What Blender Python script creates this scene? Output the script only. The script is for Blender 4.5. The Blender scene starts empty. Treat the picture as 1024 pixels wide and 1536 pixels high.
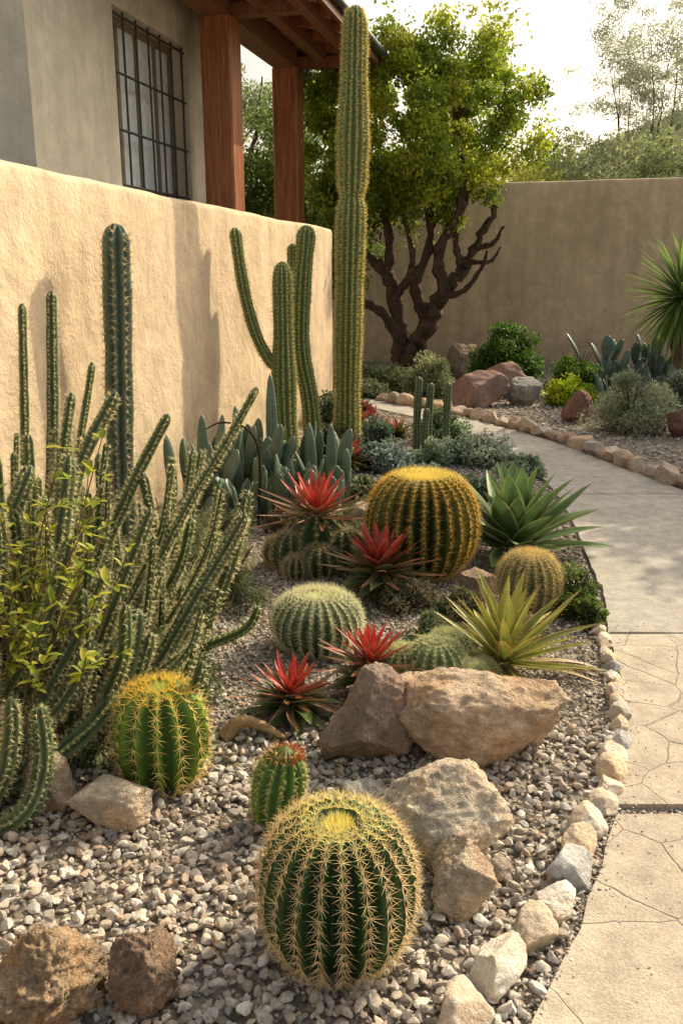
import bpy, bmesh, math, random
import numpy as np
from mathutils import Vector, Matrix, noise

rng = np.random.default_rng(11); random.seed(11)
SC = bpy.context.scene
U = rng.uniform

# ------------------------------------------------------------------ materials
def newmat(name):
    m = bpy.data.materials.new(name); m.use_nodes = True
    nt = m.node_tree; nt.nodes.clear()
    return m, nt
def nd(nt, t, **k):
    n = nt.nodes.new(t)
    for a, b in k.items(): setattr(n, a, b)
    return n
def sock(n, d):
    for k, v in d.items(): n.inputs[k].default_value = v
    return n
def noisen(nt, co, scale, detail=5, rough=.6):
    n = sock(nd(nt, 'ShaderNodeTexNoise'), {'Scale': scale, 'Detail': detail, 'Roughness': rough})
    nt.links.new(co, n.inputs['Vector']); return n.outputs['Fac']
def mrange(nt, f, a, b, c, d):
    n = sock(nd(nt, 'ShaderNodeMapRange'), {1: a, 2: b, 3: c, 4: d}); nt.links.new(f, n.inputs[0]); return n.outputs[0]
def mulcol(nt, c, f):
    n = nd(nt, 'ShaderNodeMix', data_type='RGBA', blend_type='MULTIPLY'); n.inputs[0].default_value = 1
    nt.links.new(c, n.inputs[6]); nt.links.new(f, n.inputs[7]); return n.outputs[2]
def mixcol(nt, f, a, b):
    n = nd(nt, 'ShaderNodeMix', data_type='RGBA')
    nt.links.new(f, n.inputs[0])
    for i, x in ((6, a), (7, b)):
        if isinstance(x, tuple): n.inputs[i].default_value = (*x, 1)
        else: nt.links.new(x, n.inputs[i])
    return n.outputs[2]
def math2(nt, op, a, b):
    n = nd(nt, 'ShaderNodeMath', operation=op)
    for i, x in ((0, a), (1, b)):
        if isinstance(x, (int, float)): n.inputs[i].default_value = x
        else: nt.links.new(x, n.inputs[i])
    return n.outputs[0]
def finish(nt, col, rough=.6, bump=None, bstr=.3, bdist=.01, trans=0, spec=.3, metal=0):
    p = nd(nt, 'ShaderNodeBsdfPrincipled')
    if isinstance(col, tuple): p.inputs['Base Color'].default_value = (*col, 1)
    else: nt.links.new(col, p.inputs['Base Color'])
    p.inputs['Roughness'].default_value = rough
    p.inputs['Specular IOR Level'].default_value = spec
    p.inputs['Metallic'].default_value = metal
    if bump is not None:
        b = sock(nd(nt, 'ShaderNodeBump'), {'Strength': bstr, 'Distance': bdist})
        nt.links.new(bump, b.inputs['Height']); nt.links.new(b.outputs[0], p.inputs['Normal'])
    o = nd(nt, 'ShaderNodeOutputMaterial')
    if trans > 0:
        t = nd(nt, 'ShaderNodeBsdfTranslucent'); nt.links.new(col, t.inputs[0])
        m = nd(nt, 'ShaderNodeMixShader'); m.inputs[0].default_value = trans
        nt.links.new(p.outputs[0], m.inputs[1]); nt.links.new(t.outputs[0], m.inputs[2])
        nt.links.new(m.outputs[0], o.inputs[0])
    else: nt.links.new(p.outputs[0], o.inputs[0])
def objco(nt): return nd(nt, 'ShaderNodeTexCoord').outputs['Object']
def attrmat(name, rough=.55, trans=0., nscale=25, namp=.35, bstr=.3, bscale=120, spec=.3, bdist=.004):
    m, nt = newmat(name)
    a = nd(nt, 'ShaderNodeAttribute', attribute_name='Col')
    co = objco(nt)
    if bstr: 
        g = mrange(nt, noisen(nt, co, nscale), .25, .75, 1 - namp, 1 + namp)
        finish(nt, mulcol(nt, a.outputs['Color'], g), rough, noisen(nt, co, bscale, 3), bstr, bdist, trans, spec)
    else: finish(nt, a.outputs['Color'], rough, None, 0, 0, trans, spec)
    return m
M_SKIN = attrmat('cactus_skin', .5, 0, 30, .35, .35, 90)
M_SPINE = attrmat('cactus_spines', .6, .6, 5, .1, 0)
M_LEAF = attrmat('succulent_leaf', .42, .15, 14, .3, .15, 60, .4)
M_THIN = attrmat('thin_leaf', .5, .5, 3, .25, 0)
M_FOL = attrmat('foliage', .55, .52, 1.2, .3, 0)
M_BARK = attrmat('bark', .85, 0, 8, .5, 1., 30, .1, .03)

def rockmat(name, rough=.85, s=6, k=1.):
    m, nt = newmat(name)
    a = nd(nt, 'ShaderNodeAttribute', attribute_name='Col').outputs['Color']
    co = objco(nt)
    n1 = noisen(nt, co, s, 8, .65); n2 = noisen(nt, co, s * 6, 6, .7); n3 = noisen(nt, co, s * 25, 3, .6)
    g = mrange(nt, n1, .3, .7, 1 - .42 * k, 1 + .32 * k)
    g2 = mrange(nt, n2, .3, .7, 1 - .36 * k, 1 + .28 * k)
    c = mulcol(nt, mulcol(nt, a, g), g2)
    c = mulcol(nt, c, mrange(nt, n3, .3, .7, .8, 1.15))
    tint = mixcol(nt, mrange(nt, noisen(nt, co, s * .7, 4), .45, .65, 0, 1), (1, 1, 1), (1.06, .89, .74))
    c = mulcol(nt, c, tint)
    h = math2(nt, 'ADD', math2(nt, 'MULTIPLY', n1, 1.5), math2(nt, 'ADD', n2, math2(nt, 'MULTIPLY', n3, .4)))
    finish(nt, c, rough, h, 1.0 * k, .03, 0, .2)
    return m
M_ROCK = rockmat('boulder_stone', .85, 7)
M_EDGE = rockmat('edging_stone', .8, 9, .6)
M_PEB, nt = newmat('pebble_stone')
a = nd(nt, 'ShaderNodeAttribute', attribute_name='Col').outputs['Color']
co = objco(nt)
finish(nt, mulcol(nt, a, mrange(nt, noisen(nt, co, 150, 4), .3, .7, .75, 1.25)), .85, None, .4, .003, 0, .2)

M_GROUND, nt = newmat('gravel_ground'); co = objco(nt)
v = sock(nd(nt, 'ShaderNodeTexVoronoi'), {'Scale': 60.}); nt.links.new(co, v.inputs['Vector'])
bw = nd(nt, 'ShaderNodeRGBToBW'); nt.links.new(v.outputs['Color'], bw.inputs[0])
c = mixcol(nt, bw.outputs[0], (.15, .12, .09), (.38, .33, .27))
c = mulcol(nt, c, mrange(nt, noisen(nt, co, 1.3), .3, .7, .75, 1.2))
h = mrange(nt, v.outputs['Distance'], 0, .6, 1, 0)
finish(nt, c, .9, h, .8, .01, 0, .15)

def stucco(name, c1, c2, bs=.5):
    m, nt = newmat(name); co = objco(nt)
    n1 = noisen(nt, co, .8, 6, .6); n2 = noisen(nt, co, 4.5, 7, .68); n3 = noisen(nt, co, 90, 4, .7)
    c = mixcol(nt, mrange(nt, n1, .3, .7, 0, 1), c1, c2)
    c = mulcol(nt, c, mrange(nt, n2, .3, .7, .80, 1.12))
    c = mulcol(nt, c, mrange(nt, n3, .3, .7, .94, 1.05))
    mp = nd(nt, 'ShaderNodeMapping'); mp.inputs['Scale'].default_value = (5, 5, .5); nt.links.new(co, mp.inputs[0])
    c = mulcol(nt, c, mrange(nt, noisen(nt, mp.outputs[0], 1, 5), .35, .7, 1.05, .83))
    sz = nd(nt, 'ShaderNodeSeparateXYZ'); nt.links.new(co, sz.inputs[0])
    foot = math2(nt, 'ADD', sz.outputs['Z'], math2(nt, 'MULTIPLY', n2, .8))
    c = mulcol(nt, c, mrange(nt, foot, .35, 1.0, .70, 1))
    h = math2(nt, 'ADD', math2(nt, 'MULTIPLY', n2, 4.0), math2(nt, 'MULTIPLY', n3, .5))
    finish(nt, c, .9, h, bs, .014, 0, .15)
    return m
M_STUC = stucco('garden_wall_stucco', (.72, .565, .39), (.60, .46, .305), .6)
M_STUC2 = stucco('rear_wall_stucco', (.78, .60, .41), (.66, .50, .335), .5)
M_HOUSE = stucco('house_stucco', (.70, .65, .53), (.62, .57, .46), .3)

M_PAVE, nt = newmat('stamped_concrete'); co = objco(nt)
wn = nd(nt, 'ShaderNodeTexNoise'); wn.inputs['Scale'].default_value = 4; wn.inputs['Detail'].default_value = 4; nt.links.new(co, wn.inputs['Vector'])
vm = nd(nt, 'ShaderNodeVectorMath', operation='MULTIPLY_ADD'); nt.links.new(wn.outputs['Color'], vm.inputs[0])
vm.inputs[1].default_value = (.09, .09, 0); nt.links.new(co, vm.inputs[2])
v = nd(nt, 'ShaderNodeTexVoronoi', feature='DISTANCE_TO_EDGE'); v.inputs['Scale'].default_value = 3.8; v.inputs['Randomness'].default_value = .8
nt.links.new(vm.outputs[0], v.inputs['Vector'])
crack = mrange(nt, v.outputs['Distance'], .002, .012, 0, 1)
sx = nd(nt, 'ShaderNodeSeparateXYZ'); nt.links.new(co, sx.inputs[0])
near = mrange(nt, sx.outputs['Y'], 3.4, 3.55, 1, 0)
crack = math2(nt, 'MAXIMUM', crack, math2(nt, 'MULTIPLY', math2(nt, 'SUBTRACT', 1, near), .8))
n1 = noisen(nt, co, 1.7, 7, .65); n2 = noisen(nt, co, 11, 7, .72); n3 = noisen(nt, co, 160, 3, .6)
c = mixcol(nt, mrange(nt, n1, .3, .7, 0, 1), (.58, .515, .42), (.43, .375, .305))
c = mulcol(nt, c, mrange(nt, n2, .3, .7, .66, 1.15))
c = mulcol(nt, c, mrange(nt, n3, .3, .7, .74, 1.14))
c = mulcol(nt, c, mrange(nt, crack, 0, 1, .68, 1))
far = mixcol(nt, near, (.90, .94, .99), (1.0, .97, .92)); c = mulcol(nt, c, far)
h = math2(nt, 'ADD', math2(nt, 'MULTIPLY', crack, .8), math2(nt, 'ADD', math2(nt, 'MULTIPLY', n2, 1.2), math2(nt, 'MULTIPLY', n3, .5)))
finish(nt, c, .8, h, .5, .012, 0, .25)

def woodmat(name, c1, c2):
    m, nt = newmat(name); co = objco(nt)
    mp = nd(nt, 'ShaderNodeMapping'); mp.inputs['Scale'].default_value = (14, 14, 1.2); nt.links.new(co, mp.inputs[0])
    n = noisen(nt, mp.outputs[0], 2, 6, .6)
    finish(nt, mixcol(nt, mrange(nt, n, .3, .7, 0, 1), c1, c2), .45, n, .5, .012, 0, .4)
    return m
M_WOOD = woodmat('stained_wood', (.18, .055, .025), (.44, .17, .07))
M_WOOD2 = woodmat('dark_wood', (.13, .055, .027), (.28, .12, .055))
def plain(name, col, rough=.5, metal=0, spec=.5):
    m, nt = newmat(name); co = objco(nt)
    g = mrange(nt, noisen(nt, co, 12), .3, .7, .85, 1.15)
    r = nd(nt, 'ShaderNodeRGB'); r.outputs[0].default_value = (*col, 1)
    finish(nt, mulcol(nt, r.outputs[0], g), rough, None, 0, 0, 0, spec, metal); return m
M_IRON = plain('black_iron', (.05, .047, .042), .5, .3)
M_FRAME = plain('window_frame_paint', (.20, .16, .115), .5)
M_GLASS = plain('sky_reflection_glass', (.74, .82, .86), .18, 0, .9)  # pale sky reflection put into the pane colour; no curtain is modelled
M_TILE = plain('clay_tile', (.30, .12, .06), .8)
M_GUT = plain('gutter_metal', (.16, .17, .18), .35, .6)

# ------------------------------------------------------------------ mesh builder
class MB:
    def __init__(s): s.v = []; s.f = []; s.c = []; s.m = []; s.n = 0; s.sm = []
    def add(s, V, F, col=(.5, .5, .5), mat=0, smooth=True):
        V = np.asarray(V, float).reshape(-1, 3); F = np.asarray(F, int)
        col = np.asarray(col, float)
        if col.ndim == 1: col = np.tile(col, (len(V), 1))
        s.v.append(V); s.c.append(col); s.f.append(F + s.n)
        s.m.append(np.full(len(F), mat)); s.sm.append(np.full(len(F), smooth)); s.n += len(V)
    def build(s, name, mats, loc=(0, 0, 0), rotz=0, parent=None):
        me = bpy.data.meshes.new(name)
        for m in mats: me.materials.append(m)
        V = np.concatenate(s.v); C = np.concatenate(s.c)
        L = np.concatenate([f.ravel() for f in s.f])
        sz = np.concatenate([np.full(len(f), f.shape[1]) for f in s.f])
        st = np.concatenate([[0], np.cumsum(sz)[:-1]])
        me.vertices.add(len(V)); me.vertices.foreach_set('co', V.ravel())
        me.loops.add(len(L)); me.loops.foreach_set('vertex_index', L.astype(np.int32))
        me.polygons.add(len(sz)); me.polygons.foreach_set('loop_start', st.astype(np.int32))
        me.polygons.foreach_set('material_index', np.concatenate(s.m).astype(np.int32))
        me.polygons.foreach_set('use_smooth', np.concatenate(s.sm).astype(bool))
        me.update(calc_edges=True)
        a = me.color_attributes.new('Col', 'FLOAT_COLOR', 'POINT')
        a.data.foreach_set('color', np.hstack([np.clip(C, 0, 1), np.ones((len(C), 1))]).ravel())
        o = bpy.data.objects.new(name, me); o.location = loc; o.rotation_euler = (0, 0, rotz)
        if parent: o.parent = parent
        SC.collection.objects.link(o); return o

def nrm(a): return a / np.maximum(np.linalg.norm(a, axis=-1, keepdims=True), 1e-9)
def catmull(P, n):
    P = np.asarray(P, float); Q = np.vstack([2 * P[0] - P[1], P, 2 * P[-1] - P[-2]])
    out = []
    ns = len(P) - 1
    for x in np.linspace(0, ns, n):
        i = min(int(x), ns - 1); t = x - i
        p0, p1, p2, p3 = Q[i:i + 4]
        out.append(.5 * (2 * p1 + (p2 - p0) * t + (2 * p0 - 5 * p1 + 4 * p2 - p3) * t * t + (3 * p1 - p0 - 3 * p2 + p3) * t ** 3))
    return np.array(out)
def frames(P):
    T = nrm(np.gradient(P, axis=0)); N = np.zeros_like(P)
    a = np.array([1., 0, 0]) if abs(T[0][0]) < .8 else np.array([0, 1., 0])
    for i in range(len(P)):
        a = a - T[i] * a.dot(T[i]); a = a / np.linalg.norm(a); N[i] = a
    return T, N, np.cross(T, N)
def lerp(a, b, t):
    t = np.asarray(t)[..., None]; return np.asarray(a) * (1 - t) + np.asarray(b) * t
def spines(mb, B, D, L, r, col, mat=1):
    B = np.asarray(B); D = nrm(np.asarray(D)); n = len(B)
    L = np.broadcast_to(np.asarray(L, float), (n,))
    a = nrm(np.cross(D, np.array([.31, .52, .79]))); b = np.cross(D, a)
    V = np.stack([B + r * a, B + r * (-.5 * a + .87 * b), B + r * (-.5 * a - .87 * b), B + D * L[:, None]], 1)
    i = np.arange(n)[:, None] * 4
    F = np.concatenate([i + [0, 1, 3], i + [1, 2, 3], i + [2, 0, 3]])
    col = np.asarray(col, float)
    c = np.repeat(np.tile(col, (n, 1)) * U(.75, 1.2, (n, 1)), 4, 0) if col.ndim == 1 else np.repeat(col, 4, 0)
    mb.add(V, F, c, mat, False)
def tube(mb, P, R, ribs=0, depth=.25, spr=6, cg=(.05, .08, .03), cc=(.12, .18, .07), mat=0, NB=None, pw=.8, segs=8, dmask=None, ctop=None):
    P = np.asarray(P, float); R = np.asarray(R, float); K = len(P)
    if NB is None: T, N, B = frames(P)
    else: N = np.tile(NB[0], (K, 1)); B = np.tile(NB[1], (K, 1))
    if ribs: segs = ribs * spr
    th = 2 * np.pi * np.arange(segs) / segs
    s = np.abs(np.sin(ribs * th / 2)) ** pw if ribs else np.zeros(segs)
    dm = np.ones(K) if dmask is None else dmask
    pr = 1 - depth * s[None, :] * dm[:, None]
    V = P[:, None] + (R[:, None] * pr)[..., None] * (np.cos(th)[None, :, None] * N[:, None] + np.sin(th)[None, :, None] * B[:, None])
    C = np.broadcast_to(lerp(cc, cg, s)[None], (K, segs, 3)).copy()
    if ctop is not None:
        cm, w = ctop; C = C * (1 - w[:, None, None]) + np.asarray(cm) * w[:, None, None]
    i, j = np.meshgrid(np.arange(K - 1), np.arange(segs), indexing='ij'); j2 = (j + 1) % segs
    F = np.stack([i * segs + j, i * segs + j2, (i + 1) * segs + j2, (i + 1) * segs + j], -1).reshape(-1, 4)
    mb.add(V.reshape(-1, 3), F, C.reshape(-1, 3), mat)
    return N, B
def column(mb, pts, r, ribs=8, depth=.22, cg=(.035, .06, .025), cc=(.11, .17, .06), step=.04, nsp=4, sl=.03, sr=.0012, scol=(.6, .5, .3), spr=6, rprof=None, pw=.8, taper=.0):
    P = catmull(pts, 8 * len(pts)); seg = np.linalg.norm(np.diff(P, axis=0), axis=1); s = np.concatenate([[0], np.cumsum(seg)]); Ltot = s[-1]
    n = max(14, int(Ltot / .035))
    ss = np.concatenate([np.linspace(0, Ltot - r * 1.3, n, endpoint=False), Ltot - r * 1.3 + r * 1.3 * np.sin(np.linspace(0, np.pi / 2, 8))])
    P = np.stack([np.interp(ss, s, P[:, k]) for k in range(3)], 1)
    R = r * np.where(ss < Ltot - r * 1.3, 1, np.sqrt(np.clip(1 - ((ss - (Ltot - r * 1.3)) / (r * 1.3)) ** 2, .0005, 1)))
    R = R * (1 - taper * ss / Ltot)
    if rprof is not None: R = R * np.interp(ss / Ltot, rprof[0], rprof[1])
    R = R * (1 + .04 * np.sin(ss / r * .9 + U(0, 6)) + .015 * np.sin(ss / r * 2.3 + U(0, 6)))
    N, B = tube(mb, P, R, ribs, depth, spr, cg, cc, pw=pw)
    T, _, _ = frames(P)
    q = np.arange(step * U(.3, 1), Ltot - .1 * r, step)
    if nsp and len(q):
        for k in range(ribs):
            th = 2 * np.pi * k / ribs
            qq = q + U(-.2, .2, len(q)) * step
            f = lambda A: np.stack([np.interp(qq, ss, A[:, m]) for m in range(3)], 1)
            o = np.cos(th) * f(N) + np.sin(th) * f(B); tt = f(T)
            b = f(P) + o * np.interp(qq, ss, R)[:, None] * .98
            side = np.cross(o, tt)
            for _ in range(nsp):
                m = len(qq)
                d = o * U(.4, 1.1, (m, 1)) + tt * U(-.7, .9, (m, 1)) + side * U(-.9, .9, (m, 1))
                spines(mb, b, d, sl * U(.5, 1.2, m), sr, scol)
def barrel(mb, R, H, ribs, depth, cg, cc, ctop, nar, nsp, sl, sr, scol, dimple=.06, c=(0, 0, 0), pw=.9, spread=1., outw=.7, topw=.35, M=56, shape=.72, stop=None, aend=.1):
    ph = np.linspace(.3, np.pi, M); c = np.array(c, float)
    rf = lambda p: R * np.clip(np.sin(p), 0, 1) ** shape
    def zf(p):
        r = rf(p); return H / 2 * (1 - np.cos(p)) - np.where(p > np.pi / 2, dimple * H * np.exp(-(r / (.35 * R)) ** 2), 0)
    P = np.zeros((M, 3)) + c; P[:, 2] += zf(ph)
    r = rf(ph)
    w = np.clip((topw * R - r) / (topw * R) * 1.6, 0, 1) * (ph > np.pi / 2)
    tube(mb, P, r, ribs, depth, 8, cg, cc, NB=((1, 0, 0), (0, 1, 0)), pw=pw, dmask=np.clip(r / (.35 * R), .15, 1), ctop=(ctop, w))
    pj = np.linspace(.45, np.pi - aend, nar)
    A, K = np.meshgrid(pj, np.arange(ribs), indexing='ij'); A = A.ravel() + U(-.015, .015, A.size); K = K.ravel()
    th = 2 * np.pi * K / ribs + U(-.012, .012, K.size)
    rr = rf(A); b = np.stack([rr * np.cos(th), rr * np.sin(th), zf(A)], 1) + c
    n = nrm(np.stack([np.sin(A) * np.cos(th), np.sin(A) * np.sin(th), -np.cos(A)], 1))
    side = np.stack([-np.sin(th), np.cos(th), 0 * th], 1); up = np.cross(side, n) * -1
    sc = np.asarray(scol, float); st = np.asarray(stop if stop is not None else scol, float)
    for q in range(nsp):
        an = 2 * np.pi * (q + U(-.25, .25, len(b))) / nsp
        d = n * (outw * U(.5, 1.3, len(b)))[:, None] + spread * (side * np.cos(an)[:, None] + up * np.sin(an)[:, None])
        t = np.clip((A - 2.4) / .5, 0, 1)
        cols = lerp(sc, st, t) * U(.7, 1.2, (len(b), 1))
        spines(mb, b, d, sl * U(.6, 1.15, len(b)), sr, cols)
def wool(mb, R, z, n, L0, L1, r, col, flare=9, cx=0, cyy=0, dome=0):
    a = U(0, 6.28, n); q = R * np.sqrt(U(0, 1, n))
    b = np.stack([cx + q * np.cos(a), cyy + q * np.sin(a), z - dome * q], 1)
    spines(mb, b, np.stack([np.cos(a) * q * flare, np.sin(a) * q * flare, np.ones(n)], 1) + rng.normal(0, .25, (n, 3)), U(L0, L1, n), r, col)
def leaf(mb, base, az, el, L, W, curl, ca, cb, edge=None, n=9, fold=.25, off=.25, mat=0, wav=0):
    t = np.linspace(0, 1, n); e = el - curl * t ** 1.3
    ds = L / (n - 1)
    x = np.concatenate([[0], np.cumsum(np.cos(e[:-1]) * ds)]); z = np.concatenate([[0], np.cumsum(np.sin(e[:-1]) * ds)])
    S = np.array([-math.sin(az), math.cos(az), 0.])
    D = np.array([math.cos(az), math.sin(az), 0.])
    P = np.asarray(base) + x[:, None] * D + z[:, None] * np.array([0, 0, 1.])
    P = P + (wav * np.sin(t * 4))[:, None] * S
    Up = -np.sin(e)[:, None] * D + np.cos(e)[:, None] * np.array([0, 0, 1.])
    w = W / 2 * np.sin(np.pi * (off + (1 - off) * t)) ** .85; w[-1] = W * .01
    s = np.array([-1, -.8, 0, .8, 1])
    V = P[:, None] + (w[:, None] * s)[..., None] * S + (fold * w[:, None] * (s ** 2 * 1.2))[..., None] * Up[:, None]
    C = lerp(ca, cb, t)[:, None].repeat(5, 1)
    if edge is not None: C[:, 0] = edge; C[:, 4] = edge
    i, j = np.meshgrid(np.arange(n - 1), np.arange(4), indexing='ij')
    F = np.stack([i * 5 + j, i * 5 + j + 1, (i + 1) * 5 + j + 1, (i + 1) * 5 + j], -1).reshape(-1, 4)
    mb.add(V.reshape(-1, 3), F, C.reshape(-1, 3), mat)
    return P, w, S
def leafcloud(mb, C, L, W, col, mat=0, up=0.):
    n = len(C); u = nrm(rng.normal(size=(n, 3)) + np.array([0, 0, up])); v = nrm(np.cross(u, rng.normal(size=(n, 3)))); w = np.cross(u, v)
    l = (L * U(.6, 1.3, n))[:, None]; wd = (W * U(.6, 1.3, n))[:, None]
    V = np.stack([C - u * l / 2, C + v * wd / 2 + w * wd * .15, C + u * l / 2, C - v * wd / 2 + w * wd * .15], 1).reshape(-1, 3)
    F = np.arange(n)[:, None] * 4 + np.arange(4)
    mb.add(V, F, np.repeat(col, 4, 0), mat, False)
def ball(n, p=.5):
    return nrm(rng.normal(size=(n, 3))) * (U(0, 1, (n, 1)) ** p)
def clumped(mb, centers, cr, per, L, W, cols, mat=0, up=0, squash=.8, p=.45):
    cols = np.asarray(cols)
    for c in centers:
        n = int(per * U(.7, 1.3)); r = cr * U(.7, 1.3)
        q = ball(n, p) * r; q[:, 2] *= squash
        base = cols[rng.integers(len(cols))] * U(.75, 1.25)
        leafcloud(mb, c + q, L, W, base * U(.7, 1.3, (n, 1)), mat, up)
def bush(name, loc, rx, rz, cols, n=1600, L=.04, W=.02, k=26, up=0, mats=None, ry=None):
    mb = MB(); ry = ry or rx
    q = ball(k, .45); q[:, 2] = np.abs(q[:, 2])
    c = q * np.array([rx, ry, rz]) * .82 + np.array([0, 0, rz * .12])
    clumped(mb, c, rx * .33, n / k, L, W, cols, 0, up)
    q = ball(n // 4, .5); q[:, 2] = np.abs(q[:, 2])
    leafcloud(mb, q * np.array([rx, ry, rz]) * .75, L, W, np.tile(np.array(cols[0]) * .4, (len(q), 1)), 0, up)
    for i in range(7):
        a = U(0, 6.28); tube(mb, catmull([(0, 0, 0), (math.cos(a) * rx * .3, math.sin(a) * ry * .3, rz * .5), (math.cos(a) * rx * .6, math.sin(a) * ry * .6, rz * .85)], 6), np.linspace(.012, .003, 6) * (rx / .3) ** .5, segs=5, cg=(.1, .07, .04), cc=(.12, .08, .05), mat=1)
    return mb.build(name, mats or [M_FOL, M_BARK], loc)
def box(mb, x0, x1, y0, y1, z0, z1, col=(.5, .5, .5), mat=0):
    V = [(x, y, z) for x in (x0, x1) for y in (y0, y1) for z in (z0, z1)]
    F = [(0, 1, 3, 2), (4, 6, 7, 5), (0, 4, 5, 1), (2, 3, 7, 6), (0, 2, 6, 4), (1, 5, 7, 3)]
    mb.add(V, F, col, mat, False)
def ico(s):
    bm = bmesh.new(); bmesh.ops.create_icosphere(bm, subdivisions=s, radius=1)
    V = np.array([v.co[:] for v in bm.verts]); F = np.array([[v.index for v in f.verts] for f in bm.faces]); bm.free(); return V, F
ICO = {s: ico(s) for s in (1, 2, 3, 4, 5, 6)}
def rockverts(seed, sub, size, planes=11, amp=.07, dmin=.5, dmax=.85):
    r = np.random.default_rng(seed); V, F = ICO[sub]; V = V.copy()
    for _ in range(planes):
        n = nrm(r.normal(size=3)); d = r.uniform(dmin, dmax); k = np.maximum(0, V @ n - d); V -= k[:, None] * n * .97
    if amp:
        off = Vector((seed * 3.1, seed * 1.7, 0))
        D = np.array([noise.fractal(Vector(p) * 1.7 + off, .8, 2.1, 5) for p in V]); V *= (1 + amp * D)[:, None]
        D = np.array([noise.ridged_multi_fractal(Vector(p) * 2.6 + off, .9, 2.1, 5, 1., 2.) for p in V]); V *= (1 + amp * .5 * (D - 1))[:, None]
        D = np.array([noise.fractal(Vector(p) * 8 + off, .7, 2.1, 4) for p in V]); V *= (1 + amp * .35 * D)[:, None]
    return V * np.asarray(size), F
def rotz(V, a):
    c, s = math.cos(a), math.sin(a); return V @ np.array([[c, s, 0], [-s, c, 0], [0, 0, 1]])
def rock(name, loc, size, col, seed, rz=0, sub=6, bury=.12, **k):
    V, F = rockverts(seed, sub, (1, 1, 1), **k)
    V = (V - (V.max(0) + V.min(0)) / 2) / ((V.max(0) - V.min(0)) / 2) * np.asarray(size)
    V = rotz(V, rz); V[:, 2] += size[2] * (1 - bury * 2)
    mb = MB(); mb.add(V, F, col); return mb.build(name, [M_ROCK], loc)

# ------------------------------------------------------------------ sun direction
AZ, EL = math.radians(48), math.radians(35)
sun_dir = Vector((math.cos(EL) * math.sin(AZ), math.cos(EL) * math.cos(AZ), math.sin(EL)))

# ------------------------------------------------------------------ ground and path
Ly = np.array([-3, 0, 1.0, 1.468, 1.64, 1.865, 2.14, 2.453, 2.66, 2.905, 3.19, 3.49, 3.93, 4.44, 5.07, 5.9, 6.8, 7.75, 8.6, 9.6, 10.4, 11.2])
Lx = np.array([-.4, -.25, .14, .40, .513, .637, .77, .904, .97, 1.04, 1.10, 1.157, 1.27, 1.34, 1.435, 1.53, 1.56, 1.44, 1.19, .80, .30, -.45])
Ry = np.array([-3, 3, 4, 5, 5.8, 6.2, 6.9, 7.85, 8.6, 9.5, 10.1, 10.6, 11.2, 11.6])
Rx = np.array([3.1, 3.1, 3.0, 2.82, 2.58, 2.45, 2.26, 2.07, 1.79, 1.38, 1.08, .63, .25, -.3])
LX = lambda y: np.interp(y, Ly, Lx); RX = lambda y: np.interp(y, Ry, Rx)
mb = MB()
n = 60; g = np.concatenate([[-300, -120, -50], np.linspace(-20, 30, n), [60, 130, 300]])
X, Y = np.meshgrid(g, g, indexing='ij'); Z = np.zeros_like(X)
m = len(g); i, j = np.meshgrid(np.arange(m - 1), np.arange(m - 1), indexing='ij')
mb.add(np.stack([X, Y, Z], -1), np.stack([i * m + j, (i + 1) * m + j, (i + 1) * m + j + 1, i * m + j + 1], -1).reshape(-1, 4))
mb.build('ground', [M_GROUND])
mb = MB()
for y0, y1 in ((-3, 2.175), (2.215, 3.475), (3.495, 5.985), (6.0, 8.595), (8.61, 11.1)):
    K = max(8, int((y1 - y0) / .05)); W = 14
    ys = np.linspace(y0, y1, K); t = np.linspace(0, 1, W)
    top = np.zeros((K, W, 3)); 
    wob = np.array([noise.noise(Vector((0, y * 9, 0))) * .016 + noise.noise(Vector((3, y * 30, 0))) * .008 for y in ys])
    top[..., 0] = (LX(ys) + wob)[:, None] * (1 - t) + RX(ys)[:, None] * t; top[..., 1] = ys[:, None]; top[..., 2] = .020
    for k in range(W):
        top[0, k, 1] += noise.noise(Vector((k * .8, y0 * 3, 1))) * .012; top[-1, k, 1] += noise.noise(Vector((k * .8, y1 * 3, 5))) * .012
    i, j = np.meshgrid(np.arange(K - 1), np.arange(W - 1), indexing='ij')
    mb.add(top.reshape(-1, 3), np.stack([i * W + j, i * W + j + 1, (i + 1) * W + j + 1, (i + 1) * W + j], -1).reshape(-1, 4), smooth=False)
    rim = np.concatenate([top[0], top[1:, -1], top[-1, :-1][::-1], top[1:-1, 0][::-1]]); q = len(rim); low = rim.copy(); low[:, 2] = -.02
    a = np.arange(q); b = (a + 1) % q
    mb.add(np.concatenate([rim, low]), np.stack([a, a + q, b + q, b], 1), smooth=False)
mb.build('garden_path', [M_PAVE])

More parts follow.
